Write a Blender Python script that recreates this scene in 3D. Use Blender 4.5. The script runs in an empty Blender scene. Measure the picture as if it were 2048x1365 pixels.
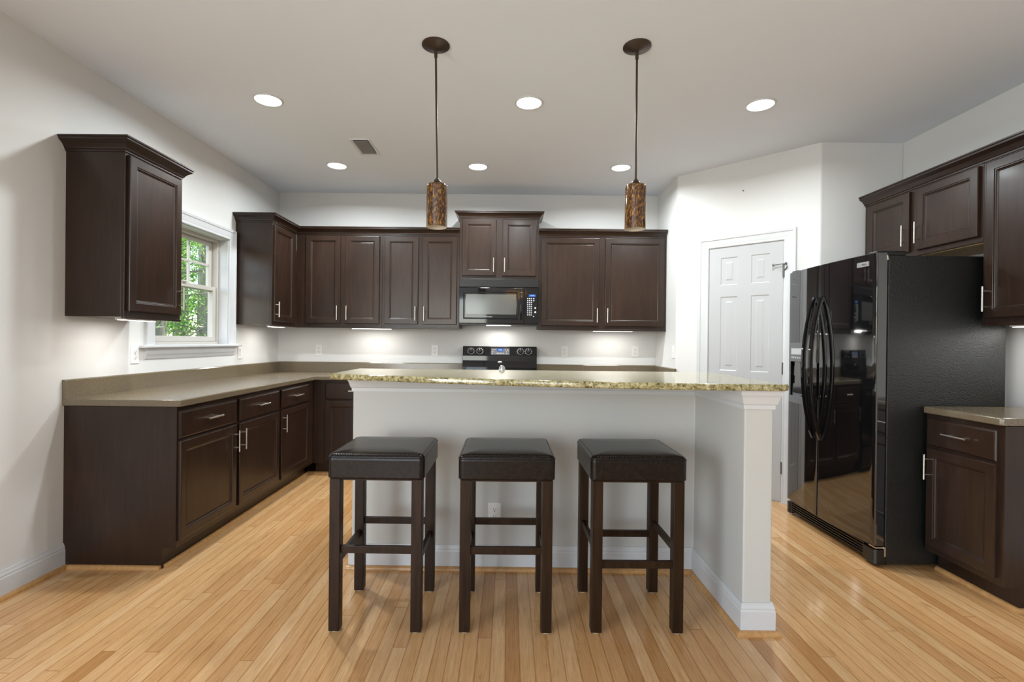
import bpy, bmesh, math, random
from mathutils import Vector, Matrix
C = bpy.context.scene.collection
R = math.radians
# ------------------------------------------------------------------ camera
cam_d = bpy.data.cameras.new('camera'); cam = bpy.data.objects.new('camera', cam_d); C.objects.link(cam)
cam_d.sensor_width = 36.0; cam_d.sensor_fit = 'HORIZONTAL'
cam_d.lens = 1000.4 * 36.0 / 2048.0
cam_d.shift_x = (1024 - 1013.14) / 2048.0
cam_d.shift_y = (686.66 - 682.5) / 2048.0
cam_d.clip_start = 0.05
CAMH = 1.2488
def cam_matrix(yaw, pitch, roll):
    a, p, r = R(yaw), R(pitch), R(roll)
    Y = Matrix(((math.cos(a), -math.sin(a), 0), (math.sin(a), math.cos(a), 0), (0, 0, 1)))
    P = Matrix(((1, 0, 0), (0, math.cos(p), -math.sin(p)), (0, math.sin(p), math.cos(p))))
    Q = Matrix(((math.cos(r), 0, math.sin(r)), (0, 1, 0), (-math.sin(r), 0, math.cos(r))))
    W = Q @ P @ Y                       # world -> (right, forward, up)
    F = Matrix(((1, 0, 0), (0, 0, 1), (0, -1, 0)))   # -> blender camera axes
    return (F @ W).transposed()
cam.matrix_world = Matrix.Translation((0, 0, CAMH)) @ cam_matrix(-0.2278, 0.1934, 0.6256).to_4x4()
S = bpy.context.scene
S.camera = cam
# ------------------------------------------------------------------ world, light, exposure
S.view_settings.view_transform = 'Standard'
S.view_settings.look = 'None'
S.view_settings.gamma = 1.0
S.view_settings.use_curve_mapping = False
S.view_settings.exposure = 0.62
wd = bpy.data.worlds.new('sky'); S.world = wd; wd.use_nodes = True
nt = wd.node_tree; bgn = nt.nodes['Background']
sky = nt.nodes.new('ShaderNodeTexSky')
try:
    sky.sky_type = 'NISHITA'; sky.sun_disc = False
except Exception:
    pass
sky.sun_elevation = R(50); sky.sun_rotation = R(200)
nt.links.new(sky.outputs[0], bgn.inputs[0]); bgn.inputs[1].default_value = 0.4
def light(name, kind, loc, rot, energy, color=(1, 1, 1), parent=None, **kw):
    d = bpy.data.lights.new(name, kind); d.energy = energy; d.color = color
    for k, v in kw.items(): setattr(d, k, v)
    o = bpy.data.objects.new(name, d); C.objects.link(o); o.location = loc; o.rotation_euler = rot
    if parent: o.parent = parent
    return o
light('sun', 'SUN', (-10, -10, 20), (R(42), 0, R(140)), 7.0, (1, .95, .85), angle=R(1))
# added daylight lamps in unseen guessed windows behind the camera, tilted up toward the ceiling
light('added_daylight_rear', 'AREA', (-1.35, -2.66, 1.35), (R(102), 0, 0), 26, (.84, .93, 1), shape='RECTANGLE', size=1.6, size_y=1.9)
light('added_daylight_side', 'AREA', (-2.46, -.95, 1.30), (R(104), 0, R(-90)), 80, (.84, .93, 1), shape='RECTANGLE', size=1.7, size_y=1.9)
CAN_W = 14.0
# ------------------------------------------------------------------ helpers
def mat(name, color=(.8, .8, .8), rough=.5, metal=0.0, coat=0.0, spec=.5, emis=None, estr=1.0, coat_rough=.05, ior=1.5):
    m = bpy.data.materials.new(name); m.use_nodes = True
    b = m.node_tree.nodes['Principled BSDF']
    b.inputs['Base Color'].default_value = (*color, 1)
    b.inputs['Roughness'].default_value = rough
    b.inputs['Metallic'].default_value = metal
    b.inputs['Coat Weight'].default_value = coat
    b.inputs['Coat Roughness'].default_value = coat_rough
    b.inputs['Specular IOR Level'].default_value = spec
    b.inputs['IOR'].default_value = ior
    if emis:
        b.inputs['Emission Color'].default_value = (*emis, 1); b.inputs['Emission Strength'].default_value = estr
    return m
def nodes(m): return m.node_tree.nodes, m.node_tree.links, m.node_tree.nodes['Principled BSDF']
def ramp(n, stops):
    r = n.new('ShaderNodeValToRGB'); e = r.color_ramp.elements
    while len(e) < len(stops): e.new(.5)
    for i, (p, c) in enumerate(stops): e[i].position = p; e[i].color = (*c, 1)
    return r
def noise(n, l, vec, scale, detail=4, rough=.5, dist=0):
    t = n.new('ShaderNodeTexNoise'); t.inputs['Scale'].default_value = scale; t.inputs['Detail'].default_value = detail
    t.inputs['Roughness'].default_value = rough; t.inputs['Distortion'].default_value = dist
    if vec is not None: l.new(vec, t.inputs['Vector'])
    return t
def mapping(n, l, scale=(1, 1, 1), coord='Object'):
    tc = n.new('ShaderNodeTexCoord'); mp = n.new('ShaderNodeMapping'); mp.inputs['Scale'].default_value = scale
    l.new(tc.outputs[coord], mp.inputs['Vector']); return mp.outputs[0]
def bump(n, l, b, height, strength, dist=.002):
    bp = n.new('ShaderNodeBump'); bp.inputs['Strength'].default_value = strength; bp.inputs['Distance'].default_value = dist
    l.new(height, bp.inputs['Height']); l.new(bp.outputs[0], b.inputs['Normal']); return bp
M = {}
def noisy(name, stops, scale, scl=(1, 1, 1), bumpv=0, detail=4, coord='Object', **kw):
    m = mat(name, **kw); n, l, b = nodes(m)
    v = mapping(n, l, scl, coord); t = noise(n, l, v, scale, detail)
    r = ramp(n, stops); l.new(t.outputs['Fac'], r.inputs[0]); l.new(r.outputs[0], b.inputs['Base Color'])
    if bumpv: bump(n, l, b, t.outputs['Fac'], bumpv)
    M[name] = m; return m
noisy('wall_paint', [(.3, (.69, .68, .66)), (.7, (.71, .70, .68))], 1.5, rough=.55, spec=.3)
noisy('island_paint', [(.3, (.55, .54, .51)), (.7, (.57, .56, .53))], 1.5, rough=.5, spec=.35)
noisy('ceiling_paint', [(.3, (.76, .80, .86)), (.7, (.78, .82, .88))], 1.2, rough=.8, spec=.2)
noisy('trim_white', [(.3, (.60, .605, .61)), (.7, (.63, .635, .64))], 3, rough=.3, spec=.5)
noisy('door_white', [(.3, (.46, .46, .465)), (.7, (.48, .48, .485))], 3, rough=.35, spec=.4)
# espresso stained maple
m = mat('espresso', rough=.29, spec=.42, coat=.06, coat_rough=.12); M['espresso'] = m
n, l, b = nodes(m); v = mapping(n, l, (9, 9, .9)); t = noise(n, l, v, 6, 6, .6, .3)
r = ramp(n, [(.25, (.020, .0100, .0060)), (.55, (.031, .0155, .0095)), (.8, (.044, .0225, .0135))])
t2 = noise(n, l, mapping(n, l, (1, 1, .7)), 2.2, 2)
mx = n.new('ShaderNodeMix'); mx.data_type = 'RGBA'; mx.blend_type = 'MULTIPLY'; mx.inputs[0].default_value = .9
r2 = ramp(n, [(.3, (.62, .60, .58)), (.7, (1.12, 1.10, 1.08))]); l.new(t2.outputs['Fac'], r2.inputs[0])
l.new(t.outputs['Fac'], r.inputs[0]); l.new(r.outputs[0], mx.inputs[6]); l.new(r2.outputs[0], mx.inputs[7]); l.new(mx.outputs[2], b.inputs['Base Color'])
noisy('stool_wood', [(.3, (.013, .0060, .0024)), (.7, (.030, .0138, .0058))], 5, (12, 12, 1), rough=.40, spec=.20, coat=.03, coat_rough=.2)
noisy('maple_underside', [(.3, (.50, .32, .14)), (.7, (.60, .42, .2))], 5, (1, 12, 12), rough=.5)
noisy('leather', [(.35, (.008, .0055, .0045)), (.7, (.012, .008, .006))], 60, rough=.24, spec=.25, coat=.02, coat_rough=.08, bumpv=.08, detail=6)
M['stitch'] = mat('stitch', (.03, .022, .018), .6)
M['thread_pad'] = mat('felt_pad', (.45, .36, .24), .9)
# laminate counter
m = mat('laminate', rough=.20, spec=.5, ior=1.75); M['laminate'] = m; n, l, b = nodes(m)
v = mapping(n, l); t = noise(n, l, v, 260, 3, .7); r = ramp(n, [(.30, (.085, .062, .037)), (.5, (.155, .119, .074)), (.68, (.205, .163, .108)), (.8, (.36, .31, .22))])
l.new(t.outputs['Fac'], r.inputs[0]); l.new(r.outputs[0], b.inputs['Base Color'])
# granite
m = mat('granite', rough=.07, spec=.6); M['granite'] = m; n, l, b = nodes(m); v = mapping(n, l)
t = noise(n, l, v, 55, 6, .75, .5); r = ramp(n, [(.30, (.03, .027, .018)), (.40, (.12, .10, .04)), (.50, (.34, .29, .13)), (.60, (.52, .46, .27)), (.72, (.66, .62, .48))])
l.new(t.outputs['Fac'], r.inputs[0])
vo = n.new('ShaderNodeTexVoronoi'); vo.inputs['Scale'].default_value = 70; l.new(v, vo.inputs['Vector'])
t3 = noise(n, l, v, 40, 3, .6); mt = n.new('ShaderNodeMath'); mt.operation = 'MULTIPLY'; l.new(vo.outputs['Distance'], mt.inputs[0]); l.new(t3.outputs['Fac'], mt.inputs[1])
r3 = ramp(n, [(.06, (.045, .035, .025)), (.13, (1, 1, 1))]); l.new(mt.outputs[0], r3.inputs[0])
mx = n.new('ShaderNodeMix'); mx.data_type = 'RGBA'; mx.blend_type = 'MULTIPLY'; mx.inputs[0].default_value = .85
l.new(r.outputs[0], mx.inputs[6]); l.new(r3.outputs[0], mx.inputs[7]); l.new(mx.outputs[2], b.inputs['Base Color'])
M['nickel'] = mat('nickel', (.72, .68, .62), .28, 1.0)
M['bronze'] = mat('bronze', (.07, .048, .034), .38, .6)
M['dark_metal'] = mat('dark_metal', (.16, .15, .145), .4, .8)
M['chrome'] = mat('chrome', (.8, .8, .8), .08, 1.0)
M['steel'] = mat('steel', (.55, .55, .55), .3, 1.0)
M['black_gloss'] = mat('black_gloss', (.005, .005, .0055), .05, 0, 0, .5)
M['fridge_gloss'] = mat('fridge_gloss', (.004, .004, .0045), .04, 0, 0, .5, ior=2.2)
M['black_satin'] = mat('black_satin', (.008, .008, .008), .3, 0, 0, .5)
M['black_glass'] = mat('black_glass', (.003, .003, .003), .03, 0, 0, .6)
M['mw_window'] = mat('mw_window', (.10, .10, .09), .12, 0, 0, .6)
m = mat('fridge_side', (.0065, .0078, .0075), .25, 0, 0, .5, ior=1.6); M['fridge_side'] = m; n, l, b = nodes(m)
bump(n, l, b, noise(n, l, mapping(n, l), 125, 4, .65).outputs['Fac'], .7, .005)
M['plastic_grey'] = mat('plastic_grey', (.12, .12, .125), .35)
M['silver_print'] = mat('silver_print', (.55, .56, .58), .4, .3)
M['silver_badge'] = mat('silver_badge', (.75, .75, .77), .25, .8)
M['white_plastic'] = mat('white_plastic', (.80, .79, .77), .35)
M['slot_dark'] = mat('slot_dark', (.03, .03, .03), .7)
M['display_blue'] = mat('display_blue', (.01, .02, .08), .2, emis=(.03, .09, .42), estr=.7)
M['digit_cyan'] = mat('digit_cyan', (.1, .3, .6), .3, emis=(.2, .5, 1), estr=1.2)
M['lens_glow'] = mat('lens_glow', (1, 1, 1), .5, emis=(1, .985, .96), estr=6)
M['bar_glow'] = mat('bar_glow', (1, 1, 1), .5, emis=(1, .98, .94), estr=6)
M['amber_glow'] = mat('amber_glow', (.5, .25, .05), .2, emis=(1, .50, .10), estr=2.2)
M['vinyl'] = mat('vinyl', (.52, .49, .44), .4)
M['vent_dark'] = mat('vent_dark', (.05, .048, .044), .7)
M['vent_slat'] = mat('vent_slat', (.42, .405, .38), .5)
# tortoiseshell glass of the pendants
m = mat('tortoise_glass', rough=.08, spec=.6, coat=.5); M['tortoise_glass'] = m; n, l, b = nodes(m)
v = mapping(n, l, (1, 1, .38)); t = noise(n, l, v, 135, 3, .6, .3)
r = ramp(n, [(.36, (.018, .007, .002)), (.48, (.075, .026, .004)), (.58, (.20, .085, .010)), (.70, (.48, .26, .04))])
l.new(t.outputs['Fac'], r.inputs[0]); l.new(r.outputs[0], b.inputs['Base Color'])
m = mat('shade_lining', (.75, .68, .55), .4); M['shade_lining'] = m
# glass
m = bpy.data.materials.new('pane_glass'); m.use_nodes = True; n = m.node_tree.nodes; l = m.node_tree.links; n.clear()
o_ = n.new('ShaderNodeOutputMaterial'); tr = n.new('ShaderNodeBsdfTransparent'); gl = n.new('ShaderNodeBsdfGlossy'); gl.inputs['Roughness'].default_value = .01
lw = n.new('ShaderNodeLayerWeight'); pw = n.new('ShaderNodeMath'); pw.operation = 'POWER'; pw.inputs[1].default_value = 4; l.new(lw.outputs['Facing'], pw.inputs[0])
fm = n.new('ShaderNodeMath'); fm.operation = 'MULTIPLY_ADD'; fm.inputs[1].default_value = .5; fm.inputs[2].default_value = .03; l.new(pw.outputs[0], fm.inputs[0]); ms = n.new('ShaderNodeMixShader')
l.new(fm.outputs[0], ms.inputs[0]); l.new(tr.outputs[0], ms.inputs[1]); l.new(gl.outputs[0], ms.inputs[2]); l.new(ms.outputs[0], o_.inputs[0]); M['glass'] = m
# leaves, bark, soil
m = bpy.data.materials.new('leaf'); m.use_nodes = True; n, l, b = nodes(m)
oi = n.new('ShaderNodeNewGeometry'); r = ramp(n, [(0, (.035, .11, .018)), (.5, (.12, .28, .045)), (1, (.38, .52, .12))])
l.new(oi.outputs['Random Per Island'], r.inputs[0]); l.new(r.outputs[0], b.inputs['Base Color']); b.inputs['Roughness'].default_value = .5
tl = n.new('ShaderNodeBsdfTranslucent'); l.new(r.outputs[0], tl.inputs[0]); ms = n.new('ShaderNodeMixShader'); ms.inputs[0].default_value = .5
l.new(b.outputs[0], ms.inputs[1]); l.new(tl.outputs[0], ms.inputs[2]); l.new(ms.outputs[0], n['Material Output'].inputs[0]); M['leaf'] = m
noisy('bark', [(.3, (.09, .085, .06)), (.7, (.21, .20, .15))], 8, (4, 4, .6), rough=.9, bumpv=.5)
noisy('lawn', [(.3, (.05, .12, .02)), (.7, (.13, .24, .05))], 3, rough=.9)
# oak strip floor, strips run along Y
def oak(name, planks=True):
    m = mat(name, rough=.17, spec=.5); n, l, b = nodes(m)
    tc = n.new('ShaderNodeTexCoord'); sp = n.new('ShaderNodeSeparateXYZ'); l.new(tc.outputs['Object'], sp.inputs[0])
    def mth(op, a, bb=None, c=None):
        q = n.new('ShaderNodeMath'); q.operation = op
        for i, x in enumerate((a, bb, c)):
            if x is None: continue
            if isinstance(x, (int, float)): q.inputs[i].default_value = x
            else: l.new(x, q.inputs[i])
        return q.outputs[0]
    W_, L_ = .0572, 1.45
    xr = mth('DIVIDE', sp.outputs[0], W_); row = mth('FLOOR', xr); fx = mth('FRACT', xr)
    wn = n.new('ShaderNodeTexWhiteNoise'); wn.noise_dimensions = '1D'; l.new(row, wn.inputs['W'])
    yo = mth('ADD', mth('DIVIDE', sp.outputs[1], L_), mth('MULTIPLY', wn.outputs['Value'], 7.3)); col = mth('FLOOR', yo); fy = mth('FRACT', yo)
    cb = n.new('ShaderNodeCombineXYZ'); l.new(row, cb.inputs[0]); l.new(col, cb.inputs[1])
    w2 = n.new('ShaderNodeTexWhiteNoise'); w2.noise_dimensions = '2D'; l.new(cb.outputs[0], w2.inputs['Vector'])
    tone = ramp(n, [(0, (.47, .24, .092)), (.10, (.56, .31, .133)), (.45, (.615, .36, .165)), (.8, (.645, .392, .188)), (1, (.67, .425, .218))])
    l.new(w2.outputs['Value'], tone.inputs[0])
    gv = n.new('ShaderNodeCombineXYZ'); l.new(mth('MULTIPLY', sp.outputs[0], 17), gv.inputs[0]); l.new(sp.outputs[1], gv.inputs[1]); l.new(mth('MULTIPLY', w2.outputs['Value'], 60), gv.inputs[2])
    g1 = noise(n, l, gv.outputs[0], 2.0, 7, .68, 2.6); gr = ramp(n, [(.32, (.70, .60, .50)), (.42, (.90, .86, .81)), (.47, (.98, .97, .96)), (.50, (.90, .87, .83)), (.56, (1.0, 1.0, .99)), (.72, (1.05, 1.06, 1.07))]); l.new(g1.outputs['Fac'], gr.inputs[0])
    gv2 = n.new('ShaderNodeCombineXYZ'); l.new(mth('MULTIPLY', sp.outputs[0], 60), gv2.inputs[0]); l.new(mth('MULTIPLY', sp.outputs[1], 2), gv2.inputs[1]); l.new(mth('MULTIPLY', w2.outputs['Value'], 31), gv2.inputs[2])
    g2 = noise(n, l, gv2.outputs[0], 4, 3, .6); gr2 = ramp(n, [(.33, (.88, .85, .80)), (.5, (1, 1, 1))]); l.new(g2.outputs['Fac'], gr2.inputs[0])
    def mul(a, c, f=1.0):
        q = n.new('ShaderNodeMix'); q.data_type = 'RGBA'; q.blend_type = 'MULTIPLY'; q.inputs[0].default_value = f
        l.new(a, q.inputs[6]); l.new(c, q.inputs[7]); return q.outputs[2]
    c = mul(mul(tone.outputs[0], gr.outputs[0]), gr2.outputs[0])
    e = mth('MINIMUM', mth('MULTIPLY', mth('MINIMUM', fx, mth('SUBTRACT', 1.0, fx)), W_), mth('MULTIPLY', mth('MINIMUM', fy, mth('SUBTRACT', 1.0, fy)), L_))
    er = ramp(n, [(.0001, (.66, .54, .42)), (.0008, (1, 1, 1))]); l.new(e, er.inputs[0])
    c = mul(c, er.outputs[0]); l.new(c, b.inputs['Base Color'])
    bump(n, l, b, er.outputs[0], .25, .0006)
    rr = ramp(n, [(.3, (.10,) * 3), (.7, (.17,) * 3)]); l.new(noise(n, l, tc.outputs['Object'], 3, 3).outputs['Fac'], rr.inputs[0]); l.new(rr.outputs[0], b.inputs['Roughness'])
    M[name] = m
oak('oak_floor')
noisy('oak_trim', [(.3, (.42, .215, .075)), (.7, (.56, .31, .12))], 6, (8, 8, 8), rough=.3)

class MB:
    """collects shapes into one mesh"""
    def __init__(s): s.bm = bmesh.new()
    def box(s, x0, x1, y0, y1, z0, z1, bev=0, seg=2, X=None):
        b = bmesh.new(); bmesh.ops.create_cube(b, size=1)
        for v in b.verts: v.co = Vector((x0 + (v.co.x + .5) * (x1 - x0), y0 + (v.co.y + .5) * (y1 - y0), z0 + (v.co.z + .5) * (z1 - z0)))
        if bev: bmesh.ops.bevel(b, geom=b.edges[:], offset=bev, segments=seg, profile=.5, affect='EDGES')
        return s.add(b, X)
    def add(s, b, X=None):
        if X is not None: b.transform(X)
        me = bpy.data.meshes.new('t'); b.to_mesh(me); b.free(); s.bm.from_mesh(me); bpy.data.meshes.remove(me); return s
    def prism(s, pts, z0, z1, bev=0, seg=2, X=None, edges='all'):
        b = bmesh.new(); lo = [b.verts.new((x, y, z0)) for x, y in pts]; hi = [b.verts.new((x, y, z1)) for x, y in pts]
        b.faces.new(list(reversed(lo))); b.faces.new(hi); k = len(pts)
        for i in range(k): b.faces.new((lo[i], lo[(i + 1) % k], hi[(i + 1) % k], hi[i]))
        bmesh.ops.recalc_face_normals(b, faces=b.faces[:])
        if bev:
            es = [e for e in b.edges if edges == 'all' or (edges == 'h') == (abs(e.verts[0].co.z - e.verts[1].co.z) < 1e-6)]
            bmesh.ops.bevel(b, geom=es, offset=bev, segments=seg, profile=.5, affect='EDGES')
        return s.add(b, X)
    def cyl(s, p0, p1, r0, r1=None, n=20, cap=True):
        r1 = r0 if r1 is None else r1; p0 = Vector(p0); p1 = Vector(p1); d = p1 - p0
        b = bmesh.new(); bmesh.ops.create_cone(b, cap_ends=cap, segments=n, radius1=r0, radius2=r1, depth=d.length)
        X = Matrix.Translation((p0 + p1) / 2) @ d.to_track_quat('Z', 'Y').to_matrix().to_4x4()
        return s.add(b, X)
    def lathe(s, prof, n=32, X=None, closed=False):
        b = bmesh.new(); rings = []
        for r, z in prof:
            if r < 1e-6: rings.append([b.verts.new((0, 0, z))])
            else: rings.append([b.verts.new((r * math.cos(2 * math.pi * i / n), r * math.sin(2 * math.pi * i / n), z)) for i in range(n)])
        for a, c in zip(rings, rings[1:] + ([rings[0]] if closed else [])):
            for i in range(n):
                j = (i + 1) % n
                if len(a) == 1 and len(c) == 1: continue
                if len(a) == 1: b.faces.new((a[0], c[j], c[i]))
                elif len(c) == 1: b.faces.new((a[i], a[j], c[0]))
                else: b.faces.new((a[i], a[j], c[j], c[i]))
        bmesh.ops.recalc_face_normals(b, faces=b.faces[:])
        return s.add(b, X)
    def sweep(s, prof, path, X=None, closed=False, side=1):
        """prof: (out, up) points, path: 2D points; out is to the right of travel for side=1"""
        b = bmesh.new(); n = len(path); P = [Vector(p) for p in path]; rings = []
        for i in range(n):
            dirs = []
            if closed or i > 0: dirs.append((P[i] - P[i - 1]).normalized())
            if closed or i < n - 1: dirs.append((P[(i + 1) % n] - P[i]).normalized())
            ns = [Vector((d.y, -d.x)) * side for d in dirs]; m_ = sum(ns, Vector((0, 0)))
            m_ = m_.normalized(); m_ = m_ / max(.2, m_.dot(ns[0]))
            rings.append([b.verts.new((P[i].x + m_.x * o, P[i].y + m_.y * o, u)) for o, u in prof])
        k = len(prof)
        for i in range(n if closed else n - 1):
            a, c = rings[i], rings[(i + 1) % n]
            for j in range(k): b.faces.new((a[j], a[(j + 1) % k], c[(j + 1) % k], c[j]))
        if not closed: b.faces.new(rings[0]); b.faces.new(list(reversed(rings[-1])))
        bmesh.ops.recalc_face_normals(b, faces=b.faces[:])
        return s.add(b, X)
    def tube(s, pts, r, n=12, cap=True):
        b = bmesh.new(); P = [Vector(p) for p in pts]; rings = []
        for i, p in enumerate(P):
            d = (P[min(i + 1, len(P) - 1)] - P[max(i - 1, 0)]).normalized(); q = d.to_track_quat('Z', 'Y')
            rr = r[i] if isinstance(r, (list, tuple)) else r
            rings.append([b.verts.new(p + q @ Vector((rr * math.cos(2 * math.pi * k / n), rr * math.sin(2 * math.pi * k / n), 0))) for k in range(n)])
        for a, c in zip(rings, rings[1:]):
            best = min(range(n), key=lambda o: sum((a[k].co - c[(k + o) % n].co).length for k in range(n)))
            for k in range(n): b.faces.new((a[k], a[(k + 1) % n], c[(k + 1 + best) % n], c[(k + best) % n]))
        if cap: b.faces.new(list(reversed(rings[0]))); b.faces.new(rings[-1])
        bmesh.ops.recalc_face_normals(b, faces=b.faces[:])
        return s.add(b)
    def rings(s, x0, x1, z0, z1, y, prof, X=None):
        """nested rectangles on a plane facing -y: prof = (inset, out) from outside in; closed centre"""
        b = bmesh.new(); rs = []
        for i, o in prof: rs.append([b.verts.new((a, y - o, c)) for a, c in ((x0 + i, z0 + i), (x1 - i, z0 + i), (x1 - i, z1 - i), (x0 + i, z1 - i))])
        for a, c in zip(rs, rs[1:]):
            for k in range(4): b.faces.new((a[k], a[(k + 1) % 4], c[(k + 1) % 4], c[k]))
        b.faces.new(rs[-1])
        return s.add(b, X)
    def build(s, name, m, parent=None, loc=None, rot=None, smooth=False):
        me = bpy.data.meshes.new(name); bmesh.ops.recalc_face_normals(s.bm, faces=s.bm.faces[:]) if not getattr(s, 'keep', False) else None
        s.bm.to_mesh(me); s.bm.free()
        me.materials.append(M[m] if isinstance(m, str) else m)
        o = bpy.data.objects.new(name, me); C.objects.link(o)
        if parent: o.parent = parent
        if loc: o.location = loc
        if rot: o.rotation_euler = rot
        if smooth:
            for p in me.polygons: p.use_smooth = True
            me.set_sharp_from_angle(angle=R(38))
        wn_ = o.modifiers.new('wn', 'WEIGHTED_NORMAL'); wn_.keep_sharp = True; wn_.weight = 80
        return o
def tag(o, label, cat, group=None, kind=None):
    if label: o['label'] = label
    if cat: o['category'] = cat
    if group: o['group'] = group
    if kind: o['kind'] = kind
    return o
def thing(name, loc, label, cat, rz=0, group=None):
    o = bpy.data.objects.new(name, None); C.objects.link(o); o.location = loc; o.rotation_euler = (0, 0, rz); o.empty_display_size = .1
    return tag(o, label, cat, group)
def struct(o, label, cat): return tag(o, label, cat, kind='structure')
def kids(o): return [c for c in bpy.data.objects if c.parent is o]
def dup(o, parent=None):
    c = o.copy(); C.objects.link(c); c.parent = parent
    for k in kids(o): dup(k, c)
    return c
def text(name, body, size, X, m, parent, ext=.0004, align='CENTER'):
    cu = bpy.data.curves.new('t', 'FONT'); cu.body = body; cu.size = size; cu.extrude = ext; cu.align_x = align; cu.align_y = 'CENTER'
    to = bpy.data.objects.new('t', cu); C.objects.link(to)
    dg = bpy.context.evaluated_depsgraph_get(); dg.update(); me = bpy.data.meshes.new_from_object(to.evaluated_get(dg)); bpy.data.objects.remove(to)
    me.transform(X); me.materials.clear(); me.materials.append(M[m]); me.name = name
    o = bpy.data.objects.new(name, me); C.objects.link(o); o.parent = parent; return o
FRONT = Matrix.Rotation(R(90), 4, 'X')       # text standing up, facing -y

# ------------------------------------------------------------------ room
XL, XR, YB, YR, HC = -2.393, 2.949, 5.185, -2.6, 2.771
PX, PY0, PX2, PY = 1.526, 4.572, 2.336, 3.772
T = .15
b = MB(); b.box(XL - T, XR + T, YR - T, YB + T, -.1, 0)
struct(b.build('floor', 'oak_floor'), 'glossy honey oak strip floor running toward the back wall', 'floor')
b = MB(); b.box(XL - T, XR + T, YR - T, YB + T, HC, HC + .12)
struct(b.build('ceiling', 'ceiling_paint'), 'flat off-white painted ceiling', 'ceiling')
WY0, WY1, WZ0, WZ1 = 3.36, 4.25, 1.18, 2.088
b = MB()
SY0, SY1 = -1.85, -.05
b.box(XL - T, XL, YR - T, SY0, 0, HC); b.box(XL - T, XL, SY1, WY0, 0, HC); b.box(XL - T, XL, SY0, SY1, 0, .3); b.box(XL - T, XL, SY0, SY1, 2.3, HC); b.box(XL - T, XL, WY1, YB + T, 0, HC)
b.box(XL - T, XL, WY0, WY1, 0, WZ0); b.box(XL - T, XL, WY0, WY1, WZ1, HC)
struct(b.build('wall_left', 'wall_paint'), 'pale greige left wall with the window', 'wall')
b = MB(); b.box(XL - T, PX + T, YB, YB + T, 0, HC)
struct(b.build('wall_back', 'wall_paint'), 'pale greige back wall behind the range', 'wall')
b = MB(); b.prism([(PX, YB), (PX, PY0), (PX2, PY), (XR, PY), (XR, YB)], 0, HC, .008, 3, edges='v')
struct(b.build('wall_pantry', 'wall_paint'), 'angled pantry wall with the white door and the alcove behind the refrigerator', 'wall')
b = MB(); b.box(XR, XR + T, YR - T, YB + T, 0, HC)
struct(b.build('wall_right', 'wall_paint'), 'pale greige right wall behind the refrigerator', 'wall')
b = MB()
wx = [(-2.2, -.5)]
b.box(XL - T, -2.2, YR - T, YR, 0, HC); b.box(-.5, XR + T, YR - T, YR, 0, HC)
for a, c in wx: b.box(a, c, YR - T, YR, 0, .35); b.box(a, c, YR - T, YR, 2.35, HC)
struct(b.build('wall_rear', 'wall_paint'), 'rear wall with an added tall window opening behind the viewer', 'wall')
def added_window(name, loc, rz, w, lab_):  # unseen windows, added as openings for the daylight lamps
    o = thing(name, loc, lab_, 'window', R(rz)); o['kind'] = 'structure'
    f = MB(); f.box(-w, -w + .06, -.08, .02, 0, 2); f.box(w - .06, w, -.08, .02, 0, 2); f.box(-w, w, -.08, .02, 0, .06); f.box(-w, w, -.08, .02, 1.94, 2); f.box(-.03, .03, -.06, .0, 0, 2)
    f.build('window_frame', 'trim_white', o)
added_window('added_window_2', (-1.35, YR, .35), 0, .85, 'wide white framed window added to the rear wall for daylight')
added_window('added_window_3', (XL, -.95, .3), -90, .9, 'wide white framed window added to the left wall for side daylight, behind the viewer')
# baseboard + shoe profiles
BB = [(0, 0), (.014, 0), (.014, .098), (.011, .106), (.012, .112), (.0075, .124), (.006, .133), (0, .133)]
QR = [(.014, 0), (.034, 0), (.0335, .006), (.031, .012), (.027, .0165), (.021, .0195), (.014, .02)]
def baseboard(side, path, sgn, lab):
    o = thing('baseboard_' + side, (path[0][0], path[0][1], 0), lab, 'baseboard'); o['kind'] = 'structure'
    off = Vector(path[0]); pp = [Vector(p) - off for p in path]
    b = MB(); b.sweep(BB, pp, side=sgn); b.build('board', 'trim_white', o)
    b = MB(); b.sweep(QR, pp, side=sgn); b.build('shoe_molding', 'oak_trim', o, )
baseboard('left', [(XL, 0.0), (XL, 2.69)], 1, 'white baseboard with oak shoe molding on the left wall')
baseboard('right', [(XR, YR), (XR, 2.36)], -1, 'white baseboard with oak shoe molding on the right wall')

# island knee wall
IX0, IX1, IX2, IY0, IY1, IYP, IZ = -.848, 1.022, 1.145, 2.735, 2.85, 2.16, 1.045
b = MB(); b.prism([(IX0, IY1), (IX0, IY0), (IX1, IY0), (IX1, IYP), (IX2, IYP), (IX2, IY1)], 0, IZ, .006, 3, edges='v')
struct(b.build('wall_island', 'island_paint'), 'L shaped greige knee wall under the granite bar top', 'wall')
pth = [(IX0, IY1), (IX0, IY0), (IX1, IY0), (IX1, IYP), (IX2, IYP), (IX2, IY1)]
baseboard('island', pth, 1, 'white baseboard with oak shoe molding around the island knee wall')
CP = [(0, .968), (.006, .968), (.0065, .985), (.010, .989), (.012, .992), (.020, 1.02), (.022, 1.024), (.026, 1.030), (.028, 1.045), (.028, 1.051), (0, 1.051)]
b = MB(); b.sweep([(o, u) for o, u in CP], pth, side=1)
struct(b.build('trim_1', 'trim_white'), 'white stepped trim under the granite bar top', 'trim')

# ------------------------------------------------------------------ window 1 on the left wall
w1 = thing('window_1', (XL, 3.8, 1.2), 'white cased double hung window over the left counter', 'window'); w1['kind'] = 'structure'
def WX(px): return px - XL
y0, y1 = WY0 - 3.8, WY1 - 3.8
zt = WZ1 - 1.2
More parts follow.
